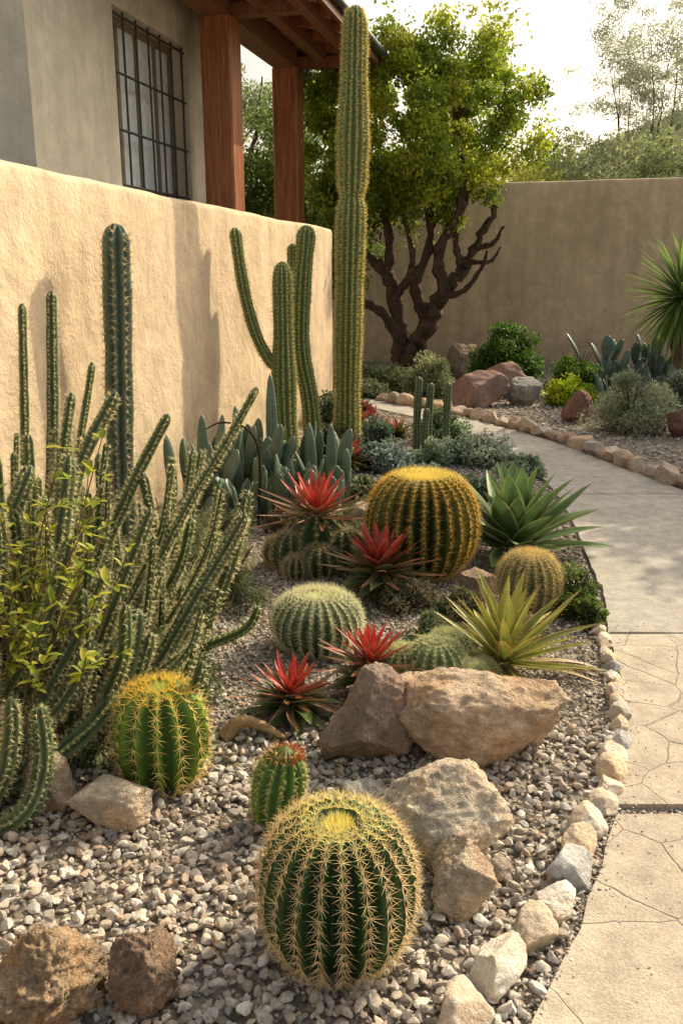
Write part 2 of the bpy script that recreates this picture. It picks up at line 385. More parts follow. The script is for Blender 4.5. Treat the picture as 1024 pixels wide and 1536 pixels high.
# gravel
PCOL = np.array([(.47, .42, .355), (.39, .345, .29), (.53, .48, .41), (.33, .285, .24), (.44, .375, .30), (.50, .44, .36), (.42, .40, .365), (.27, .23, .19), (.60, .555, .485), (.42, .325, .245)])
def pebbles(mb, X, Y, r, sub, zj=.6, flat=.7):
    n = len(X); V0, F0 = ICO[sub]; nv = len(V0)
    A = rng.normal(size=(n, 4)); A /= np.linalg.norm(A, axis=1)[:, None]; w, x, y, z = A.T
    Rm = np.stack([1 - 2 * (y * y + z * z), 2 * (x * y - z * w), 2 * (x * z + y * w), 2 * (x * y + z * w), 1 - 2 * (x * x + z * z), 2 * (y * z - x * w), 2 * (x * z - y * w), 2 * (y * z + x * w), 1 - 2 * (x * x + y * y)], 1).reshape(n, 3, 3)
    protos = []
    for k in range(24):
        V, _ = rockverts(100 + k, sub, (1, 1, 1), 10, 0, .42, .8); protos.append(V * np.array([1.3, .95, .75]))
    Pk = np.array(protos)[rng.integers(24, size=n)]
    V = np.einsum('nij,nkj->nki', Rm, Pk) * r[:, None, None]
    V[..., 2] *= flat
    V += np.stack([X, Y, r * U(.15, .15 + zj, n)], 1)[:, None]
    F = (F0[None] + (np.arange(n) * nv)[:, None, None]).reshape(-1, 3)
    c = PCOL[rng.integers(len(PCOL), size=n)] * U(.8, 1.15, (n, 1))
    mb.add(V.reshape(-1, 3), F, np.repeat(c, nv, 0), 0, False)
mb = MB()
def bed(n, y0, y1, xl, r0, r1, sub, zj=.6):
    Y = U(y0, y1, n); X = U(xl, 1.7, n)
    k = (X < LX(Y) - .02) & (X > -2.6 + .251 * Y) & (np.abs(X) < Y * .47 + .35)
    X, Y = X[k], Y[k]; pebbles(mb, X, Y, r0 + (r1 - r0) * U(0, 1, len(X)) ** 2.6, sub, zj)
bed(27000, 1.0, 2.7, -1.6, .006, .021, 2, 1.3)
bed(48000, 2.7, 4.8, -1.9, .005, .014, 1, 1.2)
bed(17000, 4.8, 10.5, -1.5, .010, .022, 1)
n = 16000; Y = U(5.5, 15.5, n); X = U(.3, 6.5, n); k = (X > RX(Y) + .08) & (X < .47 * Y + .6)
pebbles(mb, X[k], Y[k], U(.010, .028, k.sum()), 1)
n = 1800; X = U(.75, 2.2, n); Y = U(2.165, 2.225, n); pebbles(mb, X, Y, U(.003, .008, n), 1)
n = 4200; Y = U(1.2, 3.7, n); X = LX(Y) + rng.normal(-.01, .020, n); pebbles(mb, X, Y, U(.002, .007, n), 1, 3.)
n = 300; Y = U(1.2, 3.6, n); X = LX(Y) + U(0, .5, n) ** 2 * 1.5; pebbles(mb, X, Y, np.full(n, .004) * U(.5, 1.2, n), 1); mb.v[-1][:, 2] += .019
mb.build('gravel', [M_PEB])

# stone edging
def edging(name, pts, sizes, cols, seed0):
    mb = MB()
    for i, ((x, y), s) in enumerate(zip(pts, sizes)):
        V, F = rockverts(seed0 + i, 5 if s > .05 else 4, (1, 1, 1), 10, .06, .55, .85)
        p0 = pts[max(0, i - 1)]; p1 = pts[min(len(pts) - 1, i + 1)]; a = math.atan2(p1[1] - p0[1], p1[0] - p0[0])
        V = V * np.array([s * U(1.05, 1.25), s * U(.66, .85), s * U(.6, .85)]); V = rotz(V, a + U(-.2, .2)) + np.array([x + U(-.006, .006), y, s * .40])
        mb.add(V, F, np.array(cols[i % len(cols)]) * U(.8, 1.1))
    return mb.build(name, [M_EDGE])
ec = [(.78, .71, .60), (.68, .56, .42), (.82, .76, .67), (.50, .49, .47), (.74, .61, .44), (.80, .73, .63), (.62, .53, .42)]
pts = []; sizes = []; y = .55
cy = np.array([.5, 1.511, 1.632, 1.793, 1.915, 2.051, 2.187, 2.341, 2.53, 2.73, 2.96, 3.189, 3.42, 3.8]); cx = np.array([-.13, .267, .383, .511, .582, .653, .733, .815, .896, .963, 1.02, 1.068, 1.105, 1.18])
while y < 3.75:
    s = float(np.interp(y, [1.4, 1.9, 2.4, 3.5], [.090, .070, .054, .040])) * U(.85, 1.15)
    sl = (np.interp(y + .05, cy, cx) - np.interp(y, cy, cx)) / .05; dy = s * 1.72 / math.hypot(1, sl)
    pts.append((float(np.interp(y + dy / 2, cy, cx)) + .005, y + dy / 2)); sizes.append(s); y += dy
edging('stone_edging', pts, sizes, ec, 300)
pts = []; sizes = []; y = 4.2
while y < 10.9:
    s = U(.10, .14); sl = (RX(y + .05) - RX(y)) / .05; dy = s * 1.9 / math.hypot(1, sl)
    pts.append((float(RX(y + dy / 2)) + .09, y + dy / 2)); sizes.append(s); y += dy
edging('stone_edging', pts, sizes, [(.62, .49, .37), (.55, .42, .31), (.66, .54, .42), (.52, .45, .39)], 400)

# ------------------------------------------------------------------ walls (frame parallel to the house)
TH = math.radians(-14.1)
def wallmesh(name, L, T, H, mat, loc, rz, u=.012):
    """thick adobe wall with a softly rounded top; local y = length, face at x=0, body towards -x"""
    r = .05
    prof = [(0, z) for z in np.linspace(-.1, H - r, 14)] + [(-r + r * math.cos(a), H - r + r * math.sin(a)) for a in np.linspace(.3, 1.57, 5)] + \
           [(-T + r - r * math.sin(a), H - r + r * math.cos(a)) for a in np.linspace(0, 1.3, 5)] + [(-T, z) for z in np.linspace(H - r, -.1, 8)]
    prof = np.array(prof); K = int(L / .12); ys = np.linspace(0, L, K); m = len(prof)
    V = np.zeros((K, m, 3)); V[..., 0] = prof[:, 0]; V[..., 2] = prof[:, 1]; V[..., 1] = ys[:, None]
    for a in range(K):
        for b in range(m):
            d = noise.noise(Vector((V[a, b, 0] * .5, ys[a] * .9, V[a, b, 2] * 1.1))) * u + noise.noise(Vector((3, ys[a] * 4, V[a, b, 2] * 4))) * u * .25
            V[a, b, 0] += d; V[a, b, 2] += d * .8
    i, j = np.meshgrid(np.arange(K - 1), np.arange(m - 1), indexing='ij')
    mb = MB(); mb.add(V.reshape(-1, 3), np.stack([i * m + j, i * m + j + 1, (i + 1) * m + j + 1, (i + 1) * m + j], -1).reshape(-1, 4))
    for a in (0, K - 1): mb.add(V[a], np.array([list(range(m))]), smooth=False)
    return mb.build(name, [mat], loc, rz)
n2 = (.970, -.2435); d2 = (.2435, .970)
def W(lx, ly, z=0): return (lx * n2[0] + ly * d2[0], lx * n2[1] + ly * d2[1], z)
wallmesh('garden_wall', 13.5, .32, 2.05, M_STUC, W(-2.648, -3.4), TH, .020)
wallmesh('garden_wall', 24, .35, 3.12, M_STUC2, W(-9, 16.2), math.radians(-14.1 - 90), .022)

# ------------------------------------------------------------------ house
house = bpy.data.objects.new('stucco_house', None); SC.collection.objects.link(house)
house.location = (0, 0, 0); house.rotation_euler = (0, 0, TH)
def part(mb, name, mats): return mb.build(name, mats, (0, 0, 0), 0, house)
FX = -4.155
mb = MB()
zb, zt = 0, 4.75; w0, w1, wz0, wz1 = 8.0, 9.65, 2.32, 3.91
box(mb, FX - .35, FX, 6.58, w0, zb, zt); box(mb, FX - .35, FX, w1, 10.3, zb, zt)
box(mb, FX - .35, FX, w0, w1, zb, wz0); box(mb, FX - .35, FX, w0, w1, wz1, zt)
box(mb, FX - 5, FX - .35, 6.58, 6.9, zb, 1.9); box(mb, FX - 5, FX - .35, 6.58, 6.9, 3.6, zt); box(mb, FX - .65, FX - .35, 6.58, 6.9, 1.9, 3.6); box(mb, FX - 5, FX - 2.2, 6.58, 6.9, 1.9, 3.6)
box(mb, FX - 5, FX - .35, 9.95, 10.3, zb, zt)
box(mb, FX - 5, FX - 4.7, 6.9, 9.95, zb, zt)
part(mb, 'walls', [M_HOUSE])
mb = MB()
box(mb, FX - .24, FX - .18, w0, w0 + .07, wz0, wz1); box(mb, FX - .24, FX - .18, w1 - .07, w1, wz0, wz1)
box(mb, FX - .24, FX - .18, w0 + .07, w1 - .07, wz0, wz0 + .07); box(mb, FX - .24, FX - .18, w0 + .07, w1 - .07, wz1 - .07, wz1)
for fr in (.25, .5, .75):
    yy = w0 + (w1 - w0) * fr; box(mb, FX - .235, FX - .185, yy - .028, yy + .028, wz0 + .07, wz1 - .07)
box(mb, FX - 2.2, FX - .65, 6.62, 6.68, 1.9, 1.98); box(mb, FX - 2.2, FX - .65, 6.62, 6.68, 3.52, 3.6); box(mb, FX - .72, FX - .65, 6.62, 6.68, 1.98, 3.52)
part(mb, 'window_frame', [M_FRAME])
mb = MB(); box(mb, FX - .215, FX - .205, w0 + .07, w1 - .07, wz0 + .07, wz1 - .07); box(mb, FX - 2.2, FX - .72, 6.645, 6.655, 1.98, 3.52); part(mb, 'window_glass', [M_GLASS])
mb = MB()
def rod(p, q, r=.011): tube(mb, [p, tuple((np.array(p) + q) / 2), q], [r] * 3, segs=8, cg=(.03, .03, .03), cc=(.03, .03, .03))
for k in range(7):
    y = w0 + .03 + k * (w1 - w0 - .06) / 6; rod((FX - .05, y, wz0), (FX - .05, y, wz1), .012)
for k in range(4):
    z = wz0 + .05 + k * (wz1 - wz0 - .1) / 3; rod((FX - .037, w0, z), (FX - .037, w1, z), .013)
part(mb, 'window_bars', [M_IRON])
mb = MB(); box(mb, FX - .02, FX + .05, w0 - .06, w1 + .06, wz0 - .07, wz0 - .003); part(mb, 'window_sill', [M_HOUSE])
PX = -3.75
for k, (py, h) in enumerate(((9.63, 4.16), (12.02, 4.16))):
    mb = MB(); w = .17
    c = .02; q = np.array([(w, w - c), (w - c, w), (-w + c, w), (-w, w - c), (-w, -w + c), (-w + c, -w), (w - c, -w), (w, -w + c)])
    V = [(PX + x, py + y, z) for z in (0, h) for x, y in q]; mb.add(V, [(i, (i + 1) % 8, (i + 1) % 8 + 8, i + 8) for i in range(8)], smooth=False)
    part(mb, 'porch_post_%d' % (k + 1), [M_WOOD])
mb = MB(); box(mb, PX - .15, PX + .15, 7.6, 12.7, 4.163, 4.40); box(mb, -2.86, -2.76, 7.5, 12.95, 4.16, 4.30)
box(mb, -3.33, -3.2, 7.5, 12.95, 4.22, 4.425)
for y in (9.63, 12.02): box(mb, PX + .153, -2.863, y - .07, y + .07, 4.165, 4.29)
part(mb, 'roof_beams', [M_WOOD2])
mb = MB()
zl = lambda x: 4.32 + (-2.63 - x) * .21
y = 7.3
while y < 13.0:
    y1 = min(y + .14, 13.05); x0, x1 = FX - .3, -2.63
    V = [(x, yy, zl(x) + dz) for x in (x0, x1) for yy in (y, y1 - .008) for dz in (0, .03)]
    mb.add(V, [(0, 1, 3, 2), (4, 6, 7, 5), (0, 4, 5, 1), (2, 3, 7, 6), (0, 2, 6, 4), (1, 5, 7, 3)], smooth=False); y += .14
for y in np.arange(7.6, 13.1, .62):
    x0, x1 = PX + .0, -2.64
    V = [(x, yy, zl(x) + dz) for x in (FX, x1) for yy in (y - .045, y + .045) for dz in (-.11, -.002)]
    mb.add(V, [(0, 1, 3, 2), (4, 6, 7, 5), (0, 4, 5, 1), (2, 3, 7, 6), (0, 2, 6, 4), (1, 5, 7, 3)], smooth=False)
part(mb, 'roof_planks', [M_WOOD])
mb = MB()
V = [(x, yy, zl(x) + dz) for x in (FX - 3, -2.60) for yy in (7.2, 13.08) for dz in (.033, .08)]
mb.add(V, [(0, 1, 3, 2), (4, 6, 7, 5), (0, 4, 5, 1), (2, 3, 7, 6), (0, 2, 6, 4), (1, 5, 7, 3)], smooth=False)
for y in np.arange(7.3, 13.1, .2):
    tube(mb, [(-2.57, y, zl(-2.57) + .07), (-4, y, zl(-4) + .08), (-7, y, zl(-7) + .08)], [.075] * 3, segs=10, cg=(.3, .12, .06), cc=(.3, .12, .06))
part(mb, 'roof_tiles', [M_TILE])
mb = MB(); box(mb, -2.60, -2.56, 7.25, 13.09, 4.20, 4.34); box(mb, -4.0, -2.62, 13.06, 13.10, 4.20, 4.33); part(mb, 'fascia', [M_WOOD2])
mb = MB(); tube(mb, [(-2.51, 7.2, 4.33), (-2.51, 10, 4.33), (-2.51, 13.1, 4.33)], [.05] * 3, segs=12); part(mb, 'gutter', [M_GUT])

# ------------------------------------------------------------------ cacti
SK = [M_SKIN, M_SPINE]
mb = MB(); barrel(mb, .176, .37, 21, .24, (.008, .026, .009), (.045, .11, .028), (.45, .42, .14), 19, 11, .037, .00115, (.90, .77, .52), .10, outw=.8, topw=.24, stop=(1, .90, .52), aend=.20)
wool(mb, .030, .335, 700, .010, .030, .0011, (1, .90, .48), 16)
mb.build('barrel_cactus', SK, (-.008, 1.66, 0))
mb = MB(); barrel(mb, .288, .56, 27, .22, (.008, .020, .005), (.10, .12, .025), (.55, .45, .14), 28, 9, .042, .0014, (.88, .68, .24), .08, outw=.9, topw=.5, stop=(1, .86, .38))
wool(mb, .12, .525, 1900, .01, .04, .0015, (1, .86, .40), 3)
mb.build('golden_barrel_cactus', SK, (.415, 4.30, 0))
mb = MB(); barrel(mb, .142, .33, 13, .27, (.03, .075, .012), (.16, .28, .035), (.24, .30, .05), 13, 9, .046, .0012, (.94, .80, .38), .02, outw=.9, topw=.35, stop=(1, .78, .24), shape=.6, aend=.16)
wool(mb, .085, .325, 170, .02, .06, .0013, (1, .74, .22), 16, dome=.25)
mb.build('fishhook_barrel_cactus', SK, (-.545, 2.36, 0))
mb = MB(); column(mb, [(0, 0, 0), (.005, 0, .10), (.02, 0, .185), (.03, 0, .245)], .072, 13, .18, (.03, .09, .015), (.13, .27, .04), .016, 6, .022, .0010, (.86, .74, .45), rprof=([0, .3, .6, 1], [.8, 1., 1.02, .95]))
wool(mb, .05, .238, 320, .012, .028, .0013, (.60, .16, .06), 14, .03, 0, .45)
mb.build('hedgehog_cactus', SK, (-.185, 2.15, 0))
mb = MB(); barrel(mb, .185, .25, 26, .10, (.035, .06, .02), (.10, .15, .05), (.3, .33, .16), 20, 10, .036, .0011, (.88, .86, .68), .04, outw=1.2, topw=.4, aend=.18)
wool(mb, .10, .242, 320, .012, .04, .0011, (.95, .92, .66), 6)
mb.build('snowball_cactus', SK, (-.10, 3.36, 0))
mb = MB()
for x, y, r, h in ((0, 0, .12, .21), (.11, -.06, .085, .15), (-.13, .02, .09, .18), (.06, .12, .09, .2), (.17, .03, .065, .12), (-.03, -.13, .07, .12), (.2, -.08, .05, .09), (.08, -.15, .055, .09), (-.12, -.09, .06, .11)):
    barrel(mb, r, h, 18, .10, (.05, .085, .03), (.14, .19, .075), (.25, .27, .13), 15, 9, .026, .001, (.80, .80, .56), .01, c=(x, y, 0), M=30, outw=1.1)
mb.build('mammillaria_cactus', SK, (.35, 2.96, 0))
mb = MB(); barrel(mb, .142, .29, 20, .14, (.06, .07, .03), (.16, .18, .07), (.5, .45, .2), 20, 10, .040, .0011, (.86, .74, .44), .03, outw=.9)
mb.build('barrel_cactus', SK, (.865, 3.78, 0))
mb = MB(); column(mb, [(0, 0, 0), (.005, 0, .8), (.02, 0, 1.6), (.04, 0, 2.4), (.05, 0, 3.0), (.06, 0, 3.57)], .116, 14, .19, (.07, .10, .03), (.29, .34, .11), .028, 7, .036, .0016, (.94, .80, .46), rprof=([0, .2, .45, .585, .60, .63, .72, .85, .95, 1], [.93, .95, 1.02, 1.03, .80, 1.07, 1.1, .93, .82, .72]))
mb.build('columnar_cactus', SK, (.05, 7.58, 0))
mb = MB()
kw = dict(cg=(.06, .095, .03), cc=(.25, .31, .10), nsp=6, sl=.028, sr=.0015, scol=(.92, .80, .48))
column(mb, [(.02, 0, 0), (.0, 0, .6), (.0, 0, 1.1), (0, 0, 1.63)], .088, 12, .2, step=.03, rprof=([0, .4, .7, 1], [1.05, 1.15, .9, .85]), **kw)
column(mb, [(.22, .4, 0), (.19, .4, .5), (.12, .4, .9), (.13, .4, 1.4), (.18, .4, 1.92)], .078, 11, .2, step=.03, **kw)
column(mb, [(.12, .45, 1.0), (.06, .45, 1.3), (.06, .45, 1.78)], .05, 9, .2, step=.03, **kw)
column(mb, [(-.02, 0, .78), (-.12, 0, .88), (-.22, 0, 1.08), (-.29, 0, 1.35), (-.33, 0, 1.6), (-.36, 0, 1.88)], .046, 8, .2, step=.03, **kw)
mb.build('candelabra_cactus', SK, (-.46, 7.0, 0))
mb = MB(); column(mb, [(0, 0, 0), (.02, 0, .6), (.05, 0, 1.2), (.075, 0, 1.79)], .080, 8, .36, (.035, .06, .045), (.16, .22, .16), .042, 9, .045, .0012, (.90, .80, .56), pw=1.1)
mb.build('blue_columnar_cactus', SK, (-1.30, 4.95, 0))
mb = MB()
for x, y, h, r in ((0, 0, .66, .035), (.11, .05, .6, .033), (.25, -.1, .62, .033), (.06, -.15, .4, .03)):
    column(mb, [(x, y, 0), (x, y, h / 2), (x + .01, y, h)], r, 8, .2, (.05, .08, .04), (.16, .21, .12), .03, 4, .015, .0014, (.6, .55, .4))
mb.build('column_cactus_cluster', SK, (.68, 7.75, 0))

# large sprawling cactus on the left
mb = MB()
g1, g2 = (.035, .058, .026), (.17, .21, .09); g3 = (.17, .22, .075)
def stem(pts, r, ribs=6, nsp=5, sl=.020, cc=g2, step=.018): column(mb, pts, r, ribs, .30, g1, tuple(np.array(cc) * U(.8, 1.25)), step, nsp, sl, .00085, (.96, .88, .64), taper=.3, spr=4)
L6 = [([(-1.35, 2.15, 0), (-1.02, 2.22, .06), (-.78, 2.35, .17), (-.68, 2.5, .30), (-.64, 2.55, .50)], .046),
      ([(-1.0, 2.1, 0), (-.88, 2.12, .06), (-.84, 2.18, .18), (-.845, 2.2, .35)], .034),
      ([(-1.1, 2.3, .1), (-.97, 2.4, .28), (-.90, 2.5, .52), (-.85, 2.55, .8), (-.83, 2.6, .98)], .038),
      ([(-1.05, 2.5, .1), (-.93, 2.6, .5), (-.83, 2.65, .9), (-.70, 2.7, 1.16)], .028),
      ([(-.85, 2.6, 0), (-.70, 2.75, .4), (-.53, 2.85, .74), (-.38, 2.9, .98), (-.28, 2.9, 1.15)], .019),
      ([(-.82, 2.5, 0), (-.66, 2.65, .18), (-.49, 2.75, .46), (-.40, 2.8, .6), (-.32, 2.8, .74)], .032),
      ([(-1.0, 2.6, .1), (-.85, 2.8, .52), (-.71, 2.9, .83), (-.58, 2.9, 1.06)], .026),
      ([(-1.3, 3.5, 0), (-1.26, 3.7, .7), (-1.23, 3.8, 1.45)], .032), ([(-1.4, 3.5, 0), (-1.38, 3.7, .7), (-1.36, 3.8, 1.40)], .026),
      ([(-1.45, 3.3, 0), (-1.44, 3.5, .8), (-1.46, 3.55, 1.34)], .036), ([(-1.1, 3.4, 0), (-1.14, 3.6, .6), (-1.05, 3.7, 1.16)], .022),
      ([(-1.3, 2.5, .2), (-1.15, 2.5, .55), (-1.0, 2.55, .82), (-.95, 2.6, .95)], .034),
      ([(-1.2, 2.3, .0), (-1.02, 2.32, .2), (-.9, 2.4, .4), (-.82, 2.4, .45)], .036),
      ([(-1.0, 2.4, .0), (-.8, 2.42, .1), (-.66, 2.5, .25), (-.6, 2.55, .42)], .030),
      ([(-1.15, 2.2, .0), (-1.0, 2.15, .2), (-.98, 2.2, .42), (-.96, 2.2, .52)], .034),
      ([(-1.2, 2.9, .0), (-1.15, 2.9, .5), (-1.0, 2.95, .8), (-.93, 3.0, 1.12)], .024),
      ([(-.9, 2.6, .0), (-.72, 2.8, .3), (-.66, 2.9, .6), (-.68, 2.9, .86)], .026),
      ([(-1.2, 2.15, .0), (-1.0, 2.2, .15), (-.82, 2.3, .30), (-.72, 2.35, .48)], .038),
      ([(-1.1, 2.1, .0), (-.95, 2.12, .14), (-.9, 2.12, .3), (-.88, 2.1, .42)], .03),
      ([(-1.15, 2.3, .0), (-1.0, 2.3, .3), (-.85, 2.35, .55), (-.78, 2.4, .78)], .034),
      ([(-1.1, 2.4, .0), (-1.05, 2.3, .4), (-.98, 2.35, .7), (-.97, 2.35, .9)], .034),
      ([(-1.0, 2.3, .0), (-.9, 2.3, .25), (-.78, 2.4, .48), (-.70, 2.45, .66)], .030),
      ([(-.9, 2.5, .0), (-.8, 2.55, .3), (-.70, 2.6, .55), (-.60, 2.65, .80)], .028),
      ([(-.9, 2.6, .0), (-.65, 2.7, .2), (-.5, 2.8, .38), (-.36, 2.85, .56)], .026)]
for p, r in L6: stem(p, r, 7 if r > .03 else 6, 6)
for k in range(150):
    b = np.array([U(-1.4, -.72), U(2.35, 3.4), 0]); hgt = U(.35, 1.0) * (1 if b[0] < -.9 else .85)
    out = np.array([U(-.2, .45), U(-.15, .25), hgt])
    bend = U(.2, .6); stem([b, b + out * np.array([bend, bend, .35]), b + out * np.array([.85, .8, .7]), b + out], U(.009, .028), 5, 4, .021, g3, .022)
mb.build('sprawling_cactus', SK)
mb = MB()
yc = np.array([(.46, .48, .05), (.32, .40, .04), (.66, .60, .09), (.18, .26, .04)])
for k in range(36):
    b = np.array([U(-1.15, -.8), U(2.3, 2.6), .1]); t = np.array([U(-1.08, -.60), U(2.1, 2.4), U(.45, 1.08)])
    P = catmull([b, b * .5 + t * .5 + [0, 0, .05], t], 10); tube(mb, P, np.linspace(.004, .0015, 10), segs=5, cg=(.15, .12, .05), cc=(.15, .12, .05), mat=1)
    for q in P[5:]:
        for _ in range(3):
            leaf(mb, q, U(0, 6.28), U(-.3, 1.1), U(.025, .06), U(.010, .024), U(0, .9), yc[rng.integers(4)] * .8, yc[rng.integers(4)], n=5, mat=0, off=.1)
mb.build('leafy_shrub', [M_THIN, M_BARK])

# ------------------------------------------------------------------ blue paddle plants
mb = MB()
V0, F0 = ICO[3]
def paddle(x, y, z, w, h, az, tilt, c, th=.014):
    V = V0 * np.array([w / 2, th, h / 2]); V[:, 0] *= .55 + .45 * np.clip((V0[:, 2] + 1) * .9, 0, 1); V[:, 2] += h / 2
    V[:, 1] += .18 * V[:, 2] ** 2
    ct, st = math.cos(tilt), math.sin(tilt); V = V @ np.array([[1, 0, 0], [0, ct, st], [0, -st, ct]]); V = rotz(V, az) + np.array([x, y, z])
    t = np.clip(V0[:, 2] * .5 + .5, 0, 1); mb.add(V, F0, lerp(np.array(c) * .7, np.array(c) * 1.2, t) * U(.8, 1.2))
pc = [(.12, .17, .115), (.15, .20, .13), (.10, .14, .10), (.17, .22, .14)]
for k in range(160):
    x = U(-.52, .54); y = U(-.45, .5); h = U(.18, .38); z = max(0, U(-.15, .26)) * (1 if y > -.2 else .3)
    paddle(x, y, z, U(.06, .12), h, U(-1.4, 1.4), U(-.45, .45), pc[k % 4])
for x, y, h in ((-.62, .0, .50), (-.40, -.2, .42), (-.35, .1, .62), (.02, .3, .86), (-.2, .2, .66), (.3, .1, .56), (.42, 0, .58), (-.45, .2, .6)):
    paddle(x, y, 0, .085, h, U(-.6, .6), U(-.15, .15), pc[0])
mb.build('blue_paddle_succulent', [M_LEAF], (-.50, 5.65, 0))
mb = MB(); tube(mb, catmull([(0, 0, 0), (.02, 0, .45), (-.05, 0, .62), (-.2, 0, .66), (-.3, 0, .62)], 20), np.linspace(.01, .004, 20), segs=6, cg=(.03, .025, .02), cc=(.04, .03, .02)); mb.build('dry_stalk', [M_BARK], (-.52, 5.2, .0))

# ------------------------------------------------------------------ agaves and rosettes
def rosette(mb, n, L, W, e0, e1, curl, ca, cb, edge=None, base_r=.03, z0=.02, fold=.35, ns=9, jit=.12, off=.25, lvar=.15, teeth=0, inner=None, Ls=.75):
    for k in range(n):
        t = k / max(1, n - 1); az = k * 2.39996 + U(-.15, .15); el = e0 + (e1 - e0) * t + U(-jit, jit)
        l = L * (Ls + (1 - Ls) * (1 - t)) * U(1 - lvar, 1 + lvar)
        b = np.array([math.cos(az) * base_r * (1 - t * .7), math.sin(az) * base_r * (1 - t * .7), z0 + t * base_r * 1.4])
        A, Bc = (np.array(ca), np.array(cb))
        if inner is not None:
            q = np.clip((t - inner[2]) / .2, 0, 1); A = A * (1 - q) + np.array(inner[0]) * q; Bc = Bc * (1 - q) + np.array(inner[1]) * q
        s = U(.75, 1.25)
        P, w, S = leaf(mb, b, az, el, l, W * U(.85, 1.1), curl * (1 - t * .6) * U(.4, 1.6), A * s, Bc * s, edge, ns, fold, off, wav=U(-.06, .06) * l)
        if teeth:
            tt = np.linspace(.1, .92, teeth); Pi = np.stack([np.interp(tt, np.linspace(0, 1, ns), P[:, m]) for m in range(3)], 1); wi = np.interp(tt, np.linspace(0, 1, ns), w)
            for sg in (-1, 1):
                spines(mb, Pi + sg * S * wi[:, None], np.tile(sg * S, (teeth, 1)) + .3 * nrm(np.gradient(Pi, axis=0)), L * .035, L * .005, (.5, .3, .12))
mb = MB(); rosette(mb, 46, .52, .125, .08, 1.4, .2, (.09, .15, .05), (.15, .24, .08), (.42, .44, .18), .06, .04, .28, off=.2)
mb.build('agave', [M_LEAF, M_SPINE], (.95, 4.60, 0))
mb = MB(); rosette(mb, 40, .40, .046, .05, 1.4, .1, (.20, .26, .05), (.34, .34, .08), (.75, .58, .20), .03, .05, .5, teeth=14, off=.3)
for k in range(6): leaf(mb, (0, 0, .05), U(-1.9, .3), .1, U(.34, .42), .035, .5, (.2, .22, .06), (.35, .2, .08), (.5, .35, .1))
mb.build('striped_aloe', [M_LEAF, M_SPINE], (.63, 3.10, 0))
RED = ((.30, .02, .016), (.56, .055, .04), .38)
def redrosette(name, loc, L, z0, n=46, body=True):
    mb = MB(); rosette(mb, n, L, L * .13, -.15, 1.2, -.2, (.07, .11, .04), (.30, .12, .06), (.46, .24, .13), L * .12, z0, .45, inner=RED, teeth=9, off=.35, Ls=.60, lvar=.22, jit=.18)
    if body:
        rosette(mb, 26, L * .9, L * .26, -.3, .8, .3, (.06, .11, .035), (.13, .16, .06), (.3, .26, .12), L * .12, z0 * .45, .4, teeth=7)
        tube(mb, [(0, 0, 0), (0, 0, z0 / 2), (0, 0, z0 + .02)], [L * .12] * 3, segs=8, cg=(.06, .05, .03), cc=(.06, .05, .03))
    return mb.build(name, [M_LEAF, M_SPINE], loc)
redrosette('red_bromeliad', (.11, 2.93, 0), .215, .12)
redrosette('red_bromeliad', (-.175, 2.76, 0), .195, .08)
redrosette('red_bromeliad', (.19, 4.0, 0), .30, .12)
redrosette('red_bromeliad', (-.13, 4.45, 0), .31, .27, body=False)
redrosette('red_bromeliad', (.06, 6.85, 0), .26, .08)
for k, (x, y) in enumerate(((.35, 8.6), (.55, 8.4), (.2, 8.9))): redrosette('red_bromeliad', (x, y, 0), .22, .03, 24)
mb = MB()
for x, y, r, h in ((0, 0, .17, .30), (-.13, -.06, .11, .22), (.13, -.05, .12, .23), (.02, -.14, .10, .17), (-.05, .12, .12, .25), (-.2, .03, .09, .16), (.2, .04, .09, .17), (-.1, -.17, .07, .12)):
    barrel(mb, r, h, 12, .28, (.018, .035, .012), (.08, .12, .04), (.1, .12, .05), 12, 9, .038, .0014, (.74, .66, .46), .02, c=(x, y, 0), M=28, outw=1.)
mb.build('hedgehog_cactus', SK, (-.13, 4.42, 0))
mb = MB()
for k in range(14): a = U(0, 6.28); leafcloud(mb, np.array([[math.cos(a) * .03, math.sin(a) * .02, .1 + U(0, .05)]]), .035, .03, np.array([[.5, .01, .02]]))
tube(mb, [(0, 0, 0), (0, 0, .06), (0, 0, .11)], [.006] * 3, segs=6); mb.build('red_flower', [M_THIN, M_BARK], (-.10, 3.72, 0))

